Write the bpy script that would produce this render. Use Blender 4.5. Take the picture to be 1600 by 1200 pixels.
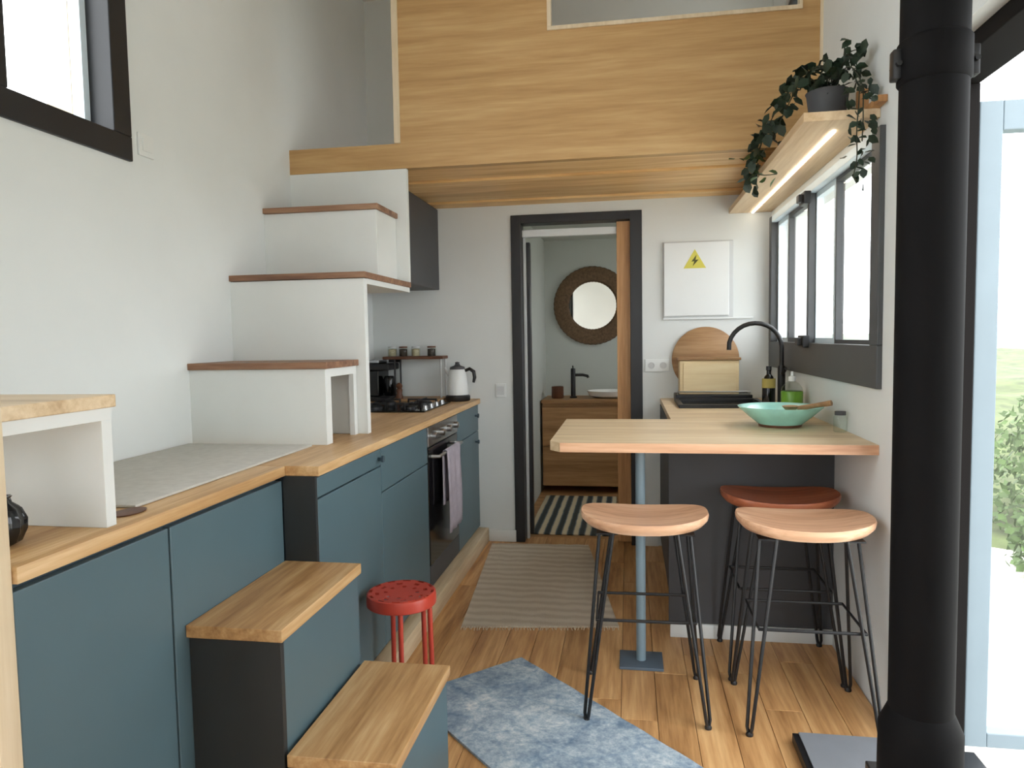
import bpy, bmesh, math, random
from mathutils import Vector, Matrix
random.seed(7)
for o in list(bpy.data.objects): bpy.data.objects.remove(o)
SC = bpy.context.scene
COL = SC.collection
# ------------------------------------------------------------------ camera
F_PX = 1114.4
def make_camera(yaw, pitch, roll, loc):
    y, p, r = map(math.radians, (yaw, pitch, roll))
    fw = Vector((math.sin(y)*math.cos(p), math.cos(y)*math.cos(p), math.sin(p)))
    rt = Vector((math.cos(y), -math.sin(y), 0)); up = rt.cross(fw)
    R = rt*math.cos(r) + up*math.sin(r); U = up*math.cos(r) - rt*math.sin(r)
    cd = bpy.data.cameras.new('camera'); co = bpy.data.objects.new('camera', cd); COL.objects.link(co)
    cd.sensor_width = 36; cd.sensor_fit = 'HORIZONTAL'; cd.lens = F_PX/1600*36; cd.clip_start = .02
    m = Matrix((R, U, -fw)).transposed().to_4x4(); m.translation = loc
    co.matrix_world = m; SC.camera = co
make_camera(-9.35, -3.694, -.941, Vector((0, 0, 1.27)))
# ------------------------------------------------------------------ sky and exposure
W = bpy.data.worlds.new('overcast_sky'); SC.world = W; W.use_nodes = True
bg = W.node_tree.nodes['Background']; bg.inputs[0].default_value = (.93, .97, 1.0, 1); bg.inputs[1].default_value = 7.5
vs = SC.view_settings; vs.view_transform = 'Standard'; vs.look = 'None'; vs.gamma = 1; vs.use_curve_mapping = False
vs.exposure = -0.3
SC.cycles.max_bounces = 10; SC.cycles.diffuse_bounces = 8; SC.cycles.transparent_max_bounces = 16
SC.cycles.use_denoising = True
# ------------------------------------------------------------------ materials
def lin(c):
    return tuple((v/255/12.92 if v/255 <= .04045 else ((v/255+.055)/1.055)**2.4) for v in c) + (1,)
def base_mat(name):
    m = bpy.data.materials.new(name); m.use_nodes = True
    nt = m.node_tree; return m, nt, nt.nodes['Principled BSDF']
def mapped(nt, scale, coord='Object'):
    tc = nt.nodes.new('ShaderNodeTexCoord'); mp = nt.nodes.new('ShaderNodeMapping'); mp.inputs['Scale'].default_value = scale
    nt.links.new(tc.outputs[coord], mp.inputs[0]); return mp
def ramp(nt, src, stops):
    r = nt.nodes.new('ShaderNodeValToRGB'); e = r.color_ramp.elements
    while len(e) < len(stops): e.new(.5)
    for el, (p, c) in zip(e, stops): el.position = p; el.color = c
    nt.links.new(src, r.inputs[0]); return r
def noise(nt, mp, scale, detail=4, rough=.5, dist=0):
    n = nt.nodes.new('ShaderNodeTexNoise'); n.inputs['Scale'].default_value = scale; n.inputs['Detail'].default_value = detail
    n.inputs['Roughness'].default_value = rough; n.inputs['Distortion'].default_value = dist
    nt.links.new(mp.outputs[0], n.inputs['Vector']); return n
def bump(nt, b, src, strength, dist=.002):
    bn = nt.nodes.new('ShaderNodeBump'); bn.inputs['Strength'].default_value = strength; bn.inputs['Distance'].default_value = dist
    nt.links.new(src, bn.inputs['Height']); nt.links.new(bn.outputs[0], b.inputs['Normal'])
def plain(name, c, rough=.5, metal=0, var=.06, spec=.5, scale=6, bmp=0):
    m, nt, b = base_mat(name); col = lin(c)
    mp = mapped(nt, (1, 1, 1)); n = noise(nt, mp, scale, 5)
    lo = tuple(v*(1-var) for v in col[:3])+(1,); hi = tuple(min(1, v*(1+var)) for v in col[:3])+(1,)
    r = ramp(nt, n.outputs[0], [(.3, lo), (.7, hi)]); nt.links.new(r.outputs[0], b.inputs['Base Color'])
    b.inputs['Roughness'].default_value = rough; b.inputs['Metallic'].default_value = metal; b.inputs['Specular IOR Level'].default_value = spec
    if bmp:
        n2 = noise(nt, mp, scale*30, 3); bump(nt, b, n2.outputs[0], bmp)
    return m
def wood(name, dark, mid, light, axis='y', rough=.45, fine=60, per_object=.0, spec=.4):
    m, nt, b = base_mat(name)
    along, across = .9, 14
    sc = {'x': (along, across, across), 'y': (across, along, across), 'z': (across, across, along)}[axis]
    mp = mapped(nt, sc)
    if per_object:
        oi = nt.nodes.new('ShaderNodeObjectInfo'); mul = nt.nodes.new('ShaderNodeVectorMath'); mul.operation = 'SCALE'
        cmb = nt.nodes.new('ShaderNodeCombineXYZ')
        for i in range(3): nt.links.new(oi.outputs['Random'], cmb.inputs[i])
        mul.inputs['Scale'].default_value = 37; nt.links.new(cmb.outputs[0], mul.inputs[0]); nt.links.new(mul.outputs[0], mp.inputs['Location'])
    n = noise(nt, mp, 1.0, 6, .6, .7); n2 = noise(nt, mp, fine/14, 3, .6)
    mx = nt.nodes.new('ShaderNodeMix'); mx.data_type = 'FLOAT'; mx.inputs[0].default_value = .35
    nt.links.new(n.outputs[0], mx.inputs[2]); nt.links.new(n2.outputs[0], mx.inputs[3])
    r = ramp(nt, mx.outputs[0], [(.34, lin(dark)), (.5, lin(mid)), (.64, lin(light))])
    out = r.outputs[0]
    if per_object:
        hs = nt.nodes.new('ShaderNodeHueSaturation'); mr = nt.nodes.new('ShaderNodeMapRange')
        mr.inputs['To Min'].default_value = 1-per_object; mr.inputs['To Max'].default_value = 1+per_object
        nt.links.new(oi.outputs['Random'], mr.inputs[0]); nt.links.new(mr.outputs[0], hs.inputs['Value'])
        nt.links.new(out, hs.inputs['Color']); out = hs.outputs[0]
    nt.links.new(out, b.inputs['Base Color']); b.inputs['Roughness'].default_value = rough; b.inputs['Specular IOR Level'].default_value = spec
    bump(nt, b, n2.outputs[0], .15, .001)
    return m
def glassy(name, tint=(1, 1, 1), refl=.08):
    m = bpy.data.materials.new(name); m.use_nodes = True; nt = m.node_tree; nt.nodes.clear()
    t = nt.nodes.new('ShaderNodeBsdfTransparent'); t.inputs[0].default_value = (*tint, 1)
    g = nt.nodes.new('ShaderNodeBsdfGlossy'); g.inputs['Roughness'].default_value = .03
    fc = nt.nodes.new('ShaderNodeLayerWeight'); pw_ = nt.nodes.new('ShaderNodeMath'); pw_.operation = 'POWER'; pw_.inputs[1].default_value = 4
    nt.links.new(fc.outputs['Facing'], pw_.inputs[0])
    lw = nt.nodes.new('ShaderNodeMapRange'); lw.inputs['To Min'].default_value = .02; lw.inputs['To Max'].default_value = .4; nt.links.new(pw_.outputs[0], lw.inputs[0])
    mx = nt.nodes.new('ShaderNodeMixShader'); o = nt.nodes.new('ShaderNodeOutputMaterial')
    nt.links.new(lw.outputs[0], mx.inputs[0]); nt.links.new(t.outputs[0], mx.inputs[1]); nt.links.new(g.outputs[0], mx.inputs[2]); nt.links.new(mx.outputs[0], o.inputs[0])
    return m
def emis(name, c, s):
    m, nt, b = base_mat(name); b.inputs['Base Color'].default_value = (*c, 1); b.inputs['Emission Color'].default_value = (*c, 1); b.inputs['Emission Strength'].default_value = s
    return m
def rug_blue():
    m, nt, b = base_mat('distressed_blue_rug'); mp = mapped(nt, (1, 1, 1))
    n = noise(nt, mp, 6, 8, .65, .8); n2 = noise(nt, mp, 60, 4, .7)
    v = nt.nodes.new('ShaderNodeTexVoronoi'); v.feature = 'DISTANCE_TO_EDGE'; v.inputs['Scale'].default_value = 6; nt.links.new(mp.outputs[0], v.inputs['Vector'])
    mx = nt.nodes.new('ShaderNodeMix'); mx.data_type = 'FLOAT'; mx.inputs[0].default_value = .4
    nt.links.new(n.outputs[0], mx.inputs[2]); nt.links.new(n2.outputs[0], mx.inputs[3])
    r = ramp(nt, mx.outputs[0], [(.38, lin((112, 130, 148))), (.48, lin((142, 158, 172))), (.56, lin((172, 184, 192))), (.66, lin((212, 214, 210)))])
    r2 = ramp(nt, v.outputs[0], [(0, (.78, .84, .9, 1)), (.06, (1, 1, 1, 1))])
    mm = nt.nodes.new('ShaderNodeMix'); mm.data_type = 'RGBA'; mm.blend_type = 'MULTIPLY'; mm.inputs[0].default_value = 1
    nt.links.new(r.outputs[0], mm.inputs[6]); nt.links.new(r2.outputs[0], mm.inputs[7]); nt.links.new(mm.outputs[2], b.inputs['Base Color'])
    b.inputs['Roughness'].default_value = .95; b.inputs['Specular IOR Level'].default_value = .1; bump(nt, b, n2.outputs[0], .6, .004); return m
def stripes(name, stops, scale, axis, nz=3):
    m, nt, b = base_mat(name); mp = mapped(nt, (1, 1, 1))
    w = nt.nodes.new('ShaderNodeTexWave'); w.bands_direction = axis; w.inputs['Scale'].default_value = scale; w.inputs['Distortion'].default_value = nz
    w.inputs['Detail'].default_value = 3; w.inputs['Detail Scale'].default_value = 2
    nt.links.new(mp.outputs[0], w.inputs['Vector'])
    r = ramp(nt, w.outputs[0], stops); nt.links.new(r.outputs[0], b.inputs['Base Color'])
    n2 = noise(nt, mp, 180, 3); bump(nt, b, n2.outputs[0], .6, .003)
    b.inputs['Roughness'].default_value = .95; b.inputs['Specular IOR Level'].default_value = .1; return m
M = dict(
 wall=plain('painted_wall', (217, 221, 220), .85, var=.025, spec=.2, scale=3, bmp=.05),
 white=plain('white_lacquer', (218, 221, 219), .55, var=.02, spec=.3),
 ceil=plain('ceiling_white', (225, 223, 216), .9, var=.02),
 blue=plain('blue_grey_lacquer', (80, 102, 110), .42, var=.05, scale=3, spec=.5),
 bluedk=plain('blue_carcass', (58, 76, 86), .5, var=.05, scale=3),
 chark=plain('dark_end_panel', (40, 43, 44), .5, var=.06),
 char=plain('charcoal_lacquer', (66, 67, 70), .5, var=.06),
 black=plain('black_metal', (22, 22, 24), .42, var=.1),
 blackgloss=plain('black_gloss', (14, 15, 17), .12, var=.05),
 frame=plain('black_aluminium', (30, 31, 34), .45, var=.06),
 gframe=plain('grey_aluminium_frame', (72, 74, 76), .5, var=.06),
 leafframe=plain('blue_grey_door_leaf', (120, 134, 142), .5, var=.04),
 doorblk=plain('dark_door_lining', (20, 17, 16), .8, var=.1, spec=.15),
 paleframe=plain('pale_blue_aluminium', (214, 228, 236), .5, var=.03),
 postm=plain('blue_grey_steel', (124, 144, 154), .45, var=.05),
 postbase=plain('steel_plate', (84, 98, 112), .45, var=.08),
 steel=plain('brushed_steel', (190, 192, 194), .28, 1, var=.05),
 flue=plain('flue_black', (9, 8, 9), .75, var=.12, scale=8, spec=.15),
 hearth=plain('hearth_plate', (112, 115, 120), .4, var=.08),
 red=plain('red_enamel', (186, 66, 50), .35, var=.08),
 teal=plain('turquoise_glaze', (158, 216, 206), .15, var=.1, scale=14),
 towel=plain('mauve_towel', (176, 168, 178), .95, var=.08, scale=30, spec=.1, bmp=.5),
 mat=plain('pale_grey_layer', (196, 194, 188), .95, var=.06, scale=40, spec=.1, bmp=.4),
 leaf=plain('dark_leaf', (26, 46, 30), .5, var=.35, scale=9),
 leafl=plain('mid_leaf', (60, 84, 44), .5, var=.3, scale=9),
 stem=plain('vine_stem', (44, 48, 32), .7, var=.2),
 potg=plain('grey_pot', (70, 72, 76), .6, var=.08),
 yellow=plain('warning_yellow', (206, 198, 84), .5, var=.03),
 olive=plain('warning_print', (70, 72, 30), .6, var=.05),
 plastic=plain('white_plastic', (222, 226, 226), .4, var=.015),
 plasticd=plain('grey_plastic', (196, 199, 200), .5, var=.03),
 brown=plain('walnut_brown', (96, 58, 36), .5, var=.15, scale=20),
 coffee=plain('coffee_beans', (44, 32, 20), .7, var=.4, scale=120),
 grain=plain('dry_grain', (176, 164, 136), .8, var=.2, scale=120),
 green=plain('green_soap', (104, 156, 44), .3, var=.12),
 label=plain('ochre_label', (170, 156, 84), .6, var=.1),
 rattan=plain('rattan', (110, 86, 62), .8, var=.35, scale=60, bmp=.6),
 mirror=plain('mirror_silver', (236, 234, 228), .03, 1, var=.0),
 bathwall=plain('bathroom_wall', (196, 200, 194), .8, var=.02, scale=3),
 basin=plain('ceramic_white', (236, 236, 232), .15, var=.01),
 gravel=plain('pale_gravel', (200, 196, 186), .95, var=.2, scale=30, bmp=.5),
 grass=plain('dry_grass', (78, 88, 48), .95, var=.45, scale=3),
 bush=plain('bush_leaf', (72, 94, 44), .7, var=.5, scale=5),
 hill=plain('far_hill', (120, 132, 116), 1, var=.25, scale=.3),
 glass=glassy('window_glass'), jarglass=glassy('jar_glass', (.92, .95, .93)),
 led=emis('led_strip', (1, .93, .8), 12), lamp=emis('bath_fill_lamp', (1, .93, .82), 9),
 floor=wood('oak_floor', (148, 104, 62), (190, 144, 94), (214, 172, 120), 'y', .42, 70, .12),
 top=wood('oak_worktop', (168, 126, 80), (198, 160, 112), (220, 188, 144), 'y', .4, 80, .03),
 topx=wood('oak_bar_top', (186, 158, 122), (212, 188, 152), (228, 208, 176), 'x', .4, 80, .03),
 tread=wood('oak_tread', (150, 108, 66), (186, 146, 98), (208, 174, 128), 'y', .45, 80, .05),
 treadx=wood('stair_tread', (104, 72, 56), (140, 104, 80), (166, 130, 102), 'x', .5, 80, .05),
 pine=wood('pine_panel', (168, 130, 82), (188, 151, 101), (202, 168, 118), 'x', .5, 50),
 beam=wood('pine_beam', (196, 150, 92), (228, 188, 130), (240, 208, 154), 'x', .5, 40, .1),
 trim=wood('pale_pine_trim', (200, 178, 146), (214, 196, 166), (224, 208, 182), 'z', .5, 60),
 skirt=wood('pale_skirting', (190, 166, 132), (212, 190, 156), (226, 208, 178), 'y', .5, 60),
 doorw=wood('door_oak', (150, 104, 64), (184, 136, 88), (204, 158, 108), 'z', .45, 60),
 vanity=wood('vanity_oak', (146, 104, 64), (176, 132, 86), (194, 152, 104), 'x', .45, 60, .04),
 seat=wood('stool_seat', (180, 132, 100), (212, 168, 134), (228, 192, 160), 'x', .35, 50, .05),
 seatr=wood('stool_seat_red', (140, 76, 50), (172, 100, 68), (194, 124, 88), 'x', .35, 50, .05),
 shelf=wood('shelf_birch', (196, 166, 128), (214, 188, 152), (226, 204, 170), 'y', .5, 60),
 boardw=wood('round_board', (128, 92, 60), (160, 124, 86), (180, 146, 106), 'x', .5, 60),
 boxw=wood('pale_box', (214, 188, 142), (228, 206, 162), (236, 218, 178), 'x', .5, 60),
 rug=rug_blue(),
 runner=stripes('woven_runner', [(.1, lin((186, 173, 156))), (.5, lin((194, 182, 165))), (.9, lin((202, 191, 174)))], 4, 'Y', 3),
 matst=stripes('striped_mat', [(.2, lin((70, 74, 74))), (.5, lin((104, 114, 120))), (.7, lin((196, 184, 158))), (.9, lin((210, 198, 170)))], 4.2, 'X', .5),
 fringe=plain('cotton_fringe', (206, 192, 168), .95, var=.1, scale=40),
)
# ------------------------------------------------------------------ geometry helpers
class G:
    def __init__(s): s.bm = bmesh.new(); s.weld = False
    def box(s, x0, x1, y0, y1, z0, z1, bev=0, rot=None, about=None):
        t = bmesh.new(); bmesh.ops.create_cube(t, size=1)
        for v in t.verts: v.co = Vector(((x0+x1)/2+v.co.x*(x1-x0), (y0+y1)/2+v.co.y*(y1-y0), (z0+z1)/2+v.co.z*(z1-z0)))
        if bev: bmesh.ops.bevel(t, geom=list(t.edges), offset=bev, segments=2, affect='EDGES', profile=.5)
        return s.add(t, rot, about)
    def add(s, t, rot=None, about=None):
        if rot is not None:
            c = Vector(about or (0, 0, 0))
            for v in t.verts: v.co = rot @ (v.co-c) + c
        mp = {v: s.bm.verts.new(v.co) for v in t.verts}
        for f in t.faces:
            try: nf = s.bm.faces.new([mp[v] for v in f.verts]); nf.smooth = f.smooth
            except ValueError: pass
        t.free(); return s
    def raw(s, vs, fs, smooth=False):
        vv = [s.bm.verts.new(v) for v in vs]
        for f in fs:
            try: nf = s.bm.faces.new([vv[i] for i in f]); nf.smooth = smooth
            except ValueError: pass
        return s
    def tube(s, pts, r, n=10, closed=False, cap=True):
        pts = [Vector(p) for p in pts]; N = len(pts); rs = r if isinstance(r, (list, tuple)) else [r]*N
        vs = []; fs = []; up = None
        for i, p in enumerate(pts):
            a = pts[(i-1) % N] if (closed or i) else pts[i]; b = pts[(i+1) % N] if (closed or i < N-1) else pts[i]
            d = (b-a).normalized()
            if up is None: up = Vector((0, 0, 1)) if abs(d.z) < .9 else Vector((1, 0, 0))
            u = (up-d*up.dot(d)).normalized(); w = d.cross(u); up = u
            for k in range(n):
                an = 2*math.pi*k/n; vs.append(p+u*math.cos(an)*rs[i]+w*math.sin(an)*rs[i])
        for i in range(N if closed else N-1):
            for k in range(n): fs.append((i*n+k, i*n+(k+1) % n, ((i+1) % N)*n+(k+1) % n, ((i+1) % N)*n+k))
        if cap and not closed: fs += [tuple(range(n))[::-1], tuple((N-1)*n+k for k in range(n))]
        return s.raw(vs, fs, True)
    def lathe(s, prof, c=(0, 0, 0), n=32, sx=1, sy=1, axis='z', cap=True):
        vs = []; fs = []; c = Vector(c); s.weld = True
        for (r, h) in prof:
            for k in range(n):
                a = 2*math.pi*k/n; x, y = r*math.cos(a)*sx, r*math.sin(a)*sy
                vs.append(c+(Vector((x, y, h)) if axis == 'z' else Vector((x, h, y)) if axis == 'y' else Vector((h, x, y))))
        P = len(prof)
        for i in range(P-1):
            for k in range(n): fs.append((i*n+k, i*n+(k+1) % n, (i+1)*n+(k+1) % n, (i+1)*n+k))
        if cap:
            if prof[0][0] > 1e-6: fs.append(tuple(range(n))[::-1])
            if prof[-1][0] > 1e-6: fs.append(tuple((P-1)*n+k for k in range(n)))
        return s.raw(vs, fs, True)
    def prism(s, poly, z0, z1):
        n = len(poly); vs = [(x, y, z0) for x, y in poly]+[(x, y, z1) for x, y in poly]
        fs = [tuple(range(n))[::-1], tuple(range(n, 2*n))]+[(i, (i+1) % n, n+(i+1) % n, n+i) for i in range(n)]
        return s.raw(vs, fs)
    def mesh(s, name, off):
        if s.weld: bmesh.ops.remove_doubles(s.bm, verts=s.bm.verts, dist=1e-6)
        bmesh.ops.recalc_face_normals(s.bm, faces=s.bm.faces)
        for v in s.bm.verts: v.co -= off
        me = bpy.data.meshes.new(name); s.bm.to_mesh(me); s.bm.free()
        me.polygons.foreach_set('use_smooth', [p.use_smooth for p in me.polygons]); return me
WL = {}
def props(o, label=None, cat=None, group=None, kind=None):
    if label: o['label'] = label
    if cat: o['category'] = cat
    if group: o['group'] = group
    if kind: o['kind'] = kind
    return o
def thing(name, label, cat, loc, group=None, kind=None):
    o = bpy.data.objects.new(name, None); o.empty_display_size = .05; COL.objects.link(o); o.location = loc; WL[o.name] = Vector(loc)
    return props(o, label, cat, group, kind)
def part(name, g, mat, parent, label=None, kind=None):
    off = WL[parent.name]; me = g.mesh(name, off); me.materials.append(M[mat])
    o = bpy.data.objects.new(name, me); COL.objects.link(o); o.parent = parent; WL[o.name] = off
    if any(p.use_smooth for p in me.polygons):
        try: me.set_sharp_from_angle(angle=math.radians(40))
        except Exception: pass
    return props(o, label, kind=kind)
def solid(name, g, mat, label=None, cat=None, group=None, kind=None):
    vs = [v.co for v in g.bm.verts]
    lo = Vector((min(v[i] for v in vs) for i in range(3))); hi = Vector((max(v[i] for v in vs) for i in range(3)))
    off = Vector(((lo.x+hi.x)/2, (lo.y+hi.y)/2, lo.z)); me = g.mesh(name, off); me.materials.append(M[mat])
    o = bpy.data.objects.new(name, me); COL.objects.link(o); o.location = off; WL[o.name] = off
    try: me.set_sharp_from_angle(angle=math.radians(40))
    except Exception: pass
    return props(o, label, cat, group, kind)
def struct(name, g, mat): return solid(name, g, mat, kind='structure')
def clone(root, loc, rz=0, **kw):
    r = root.copy(); COL.objects.link(r); r.location = loc; r.rotation_euler = (0, 0, rz); WL[r.name] = Vector(loc); props(r, **kw)
    for ch in list(root.children):
        c = ch.copy(); COL.objects.link(c); c.parent = r
        for g in list(ch.children):
            d = g.copy(); COL.objects.link(d); d.parent = c
    return r
def wall_x(x0, x1, ya, yb, za, zb, holes):           # wall slab in the YZ plane with rectangular openings (y0,y1,z0,z1)
    g = G(); ys = sorted({ya, yb, *[h[i] for h in holes for i in (0, 1)]}); zs = sorted({za, zb, *[h[i] for h in holes for i in (2, 3)]})
    for a, b in zip(ys, ys[1:]):
        for c, d in zip(zs, zs[1:]):
            if not any(h[0] <= (a+b)/2 <= h[1] and h[2] <= (c+d)/2 <= h[3] for h in holes): g.box(x0, x1, a, b, c, d)
    return g
def wall_y(y0, y1, xa, xb, za, zb, holes):
    g = G(); xs = sorted({xa, xb, *[h[i] for h in holes for i in (0, 1)]}); zs = sorted({za, zb, *[h[i] for h in holes for i in (2, 3)]})
    for a, b in zip(xs, xs[1:]):
        for c, d in zip(zs, zs[1:]):
            if not any(h[0] <= (a+b)/2 <= h[1] and h[2] <= (c+d)/2 <= h[3] for h in holes): g.box(a, b, y0, y1, c, d)
    return g
# ------------------------------------------------------------------ key dimensions (metres)
XL, XR, YB, HC = -1.60, .813, 4.332, .897
XK, XN, YK, Y1 = -.93, -1.034, 1.985, 1.49
CEIL, YF = 3.35, -2.0
# ------------------------------------------------------------------ room shell
fl = thing('floor', None, None, (0, 0, 0), kind='structure')
part('subfloor', G().box(XL, 1.0, YF, 6.3, -.12, -.016), 'brown', fl)
pw = .1205; x = XL
i = 0
while x < XR-.01:
    y = YF - random.uniform(0, 1.1); xe = min(x+pw, XR)
    while y < YB:
        ye = min(y+random.uniform(1.3, 1.9), 4.45)
        if ye > YF+.05:
            part('plank', G().box(x+.0008, xe-.0008, max(y, YF)+.0008, ye-.0008, -.016, 0, .0012), 'floor', fl)
        y = ye
        if ye >= 4.45: break
    x += pw
part('bathroom_floor', G().box(-.9, XR, 4.45, 6.3, -.016, 0), 'vanity', fl)
struct('wall_left', wall_x(XL-.18, XL, YF, 6.3, -.1, CEIL, [(.70, 2.135, 1.862, 2.95), (-1.8, .45, .1, 2.6)]), 'wall')
struct('wall_right', wall_x(XR, XR+.19, YF, 6.3, -.1, CEIL,
       [(2.485, 4.31, 1.083, 1.93), (1.05, 2.30, -.1, 2.02), (3.5, 4.2, 2.35, 2.98), (5.0, 5.7, 1.2, 1.9)]), 'wall')  # last opening is hidden from view, added to daylight the bathroom
struct('wall_back', wall_y(YB, YB+.1, XL, XR, 0, CEIL, [(-.695, .069, 0, 2.001)]), 'wall')
struct('wall_front', wall_y(YF-.12, YF, XL, XR+.19, -.1, CEIL, [(-.15, .75, 1.0, 2.7)]), 'wall')
struct('ceiling', G().box(XL-.18, XR+.19, YF-.12, 6.3, CEIL, CEIL+.1), 'ceil')
struct('wall_bathroom_back', G().box(-.9, XR, 6.2, 6.3, 0, 2.2), 'bathwall')
struct('wall_bathroom_left', G().box(-.9, -.72, YB+.1, 6.2, 0, 2.2), 'bathwall')
struct('ceiling_bathroom', G().box(-.9, XR, YB+.1, 6.3, 2.1, 2.2), 'bathwall')
struct('baseboard_back', G().box(-.87, -.70, YB-.014, YB, 0, .075, .002), 'white')
struct('baseboard_back_right', G().box(.072, .17, YB-.014, YB, 0, .075, .002), 'white')
# ------------------------------------------------------------------ loft
lf = thing('loft_floor', None, None, (XL, 3.271, 2.068), kind='structure')
part('fascia', G().box(XL, XR, 3.264, 3.31, 2.068, 2.183), 'pine', lf)
part('deck', G().box(XL, XR, 3.31, YB, 2.125, 2.18), 'pine', lf)
for a, b, dz in ((3.312, 3.60, .012), (3.605, 3.895, .0), (3.90, 4.19, .016), (4.195, YB, .004)):
    part('ceiling_board', G().box(-1.60, XR, a, b, 2.068+dz, 2.125, .004), 'beam', lf)
lr = thing('loft_railing', 'tall pine panel guarding the loft edge, with an open rectangular cut-out', 'railing', (-.13, 3.271, 2.182))
part('panel', G().box(-1.045, XR-.012, 3.264, 3.294, 2.1832, 2.635), 'pine', lr)
part('panel', G().box(-1.045, -.352, 3.264, 3.294, 2.635, CEIL), 'pine', lr)
part('panel', G().box(.73, XR-.012, 3.264, 3.294, 2.635, CEIL), 'pine', lr)
part('end_strip', G().box(-1.075, -1.045, 3.258, 3.30, 2.184, CEIL, .002), 'trim', lr)
part('end_strip', G().box(XR-.012, XR, 3.258, 3.30, 2.184, CEIL), 'trim', lr)
part('opening_trim', G().box(-.352, .73, 3.256, 3.30, 2.635, 2.652, .001).box(-.352, -.335, 3.256, 3.30, 2.652, CEIL).box(.718, .73, 3.256, 3.30, 2.652, CEIL), 'trim', lr, 'pale edging strip of the cut-out')
# ------------------------------------------------------------------ windows
def pane(parent, x, y0, y1, z0, z1): part('pane', G().box(x, x+.006, y0, y1, z0, z1), 'glass', parent)
w1 = thing('window_1', None, None, (XR, 3.4, 1.083), kind='structure')
part('window_head', G().box(.797, .86, 2.565, 4.25, 1.895, 1.93, .003), 'paleframe', w1)
part('window_frame', G().box(.795, .86, 2.485, 4.31, 1.083, 1.226, .003)
     .box(.795, .86, 2.485, 2.565, 1.226, 1.93, .003).box(.795, .86, 4.25, 4.31, 1.226, 1.93, .003), 'gframe', w1)
def sash(y0, y1, x, mat='gframe', t=.03):
    s = part('sash', G().box(x, x+.024, y0, y0+t, 1.226, 1.895).box(x, x+.03, y1-t, y1, 1.226, 1.895)
         .box(x, x+.03, y0+t, y1-t, 1.226, 1.226+t).box(x, x+.03, y0+t, y1-t, 1.895-t, 1.895), mat, w1)
    pane(s, x+.012, y0+t, y1-t, 1.226+t, 1.895-t); return s
sash(2.565, 3.11, .832, 'gframe', .016); sash(3.112, 3.43, .832, 'paleframe', .022); sash(3.432, 3.98, .832, 'gframe', .022); sash(3.982, 4.25, .832, 'paleframe', .022)
part('mullion', G().box(.80, .831, 3.415, 3.445, 1.226, 1.895, .002), 'gframe', w1)
for z in (1.205, 1.845): part('latch', G().box(.77, .80, 3.375, 3.475, z, z+.055, .004).box(.752, .772, 3.40, 3.45, z+.01, z+.045, .004), 'black', w1)
w2 = thing('window_2', None, None, (XL, 1.86, 1.862), kind='structure')
part('window_frame', G().box(XL-.10, XL+.012, .70, 2.135, 1.862, 1.94, .003).box(XL-.10, XL+.012, .70, 2.135, 2.88, 2.95, .003)
     .box(XL-.10, XL+.012, 1.58, 1.665, 1.94, 2.88, .003).box(XL-.10, XL+.012, 2.055, 2.135, 1.94, 2.88, .003).box(XL-.10, XL+.012, .70, .78, 1.94, 2.88, .003), 'frame', w2)
for a, b in ((1.665, 2.055), (.78, 1.58)):  # pane beyond the mullion is out of view, continued for more daylight
    s = part('sash', G().box(XL-.11, XL-.07, b-.025, b, 1.94, 2.88).box(XL-.11, XL-.07, a, a+.015, 1.94, 2.88).box(XL-.11, XL-.07, a+.015, b-.025, 1.94, 1.952), 'paleframe', w2)
    pane(s, XL-.09, a+.015, b-.025, 1.952, 2.88)
part('reveal', G().box(XL-.2, XL-.112, 2.03, 2.10, 1.86, 2.95), 'trim', w2)
w4 = thing('added_window_left', None, None, (XL, -.8, .15), kind='structure')  # unseen window behind the camera, added to light the right and back walls
part('window_frame', G().box(XL-.10, XL-.02, -1.8, .45, .1, .16).box(XL-.10, XL-.02, -1.8, .45, 2.54, 2.6).box(XL-.10, XL-.02, -1.8, -1.74, .16, 2.54).box(XL-.10, XL-.02, .39, .45, .16, 2.54).box(XL-.10, XL-.02, -.70, -.65, .16, 2.54), 'frame', w4)
for a, b in ((-1.74, -.70), (-.65, .39)): pane(w4, XL-.06, a, b, .16, 2.54)
w5 = thing('added_window_front', None, None, (.3, YF, 1.0), kind='structure')  # unseen front window, added to brighten camera-facing surfaces and the upper left wall
part('window_frame', G().box(-.15, .75, YF-.09, YF-.02, 1.0, 1.05).box(-.15, .75, YF-.09, YF-.02, 2.65, 2.7).box(-.15, -.1, YF-.09, YF-.02, 1.05, 2.65).box(.7, .75, YF-.09, YF-.02, 1.05, 2.65), 'frame', w5)
part('pane', G().box(-.1, .7, YF-.06, YF-.054, 1.05, 2.65), 'glass', w5)
w3 = thing('window_3', None, None, (XR, 4.0, 2.35), kind='structure')
part('window_frame', G().box(.83, .90, 3.5, 4.2, 2.35, 2.39).box(.83, .90, 3.5, 4.2, 2.94, 2.98).box(.83, .90, 3.5, 3.54, 2.39, 2.94).box(.83, .90, 4.16, 4.2, 2.39, 2.94), 'frame', w3)
pane(w3, .86, 3.54, 4.16, 2.39, 2.94)
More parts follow.
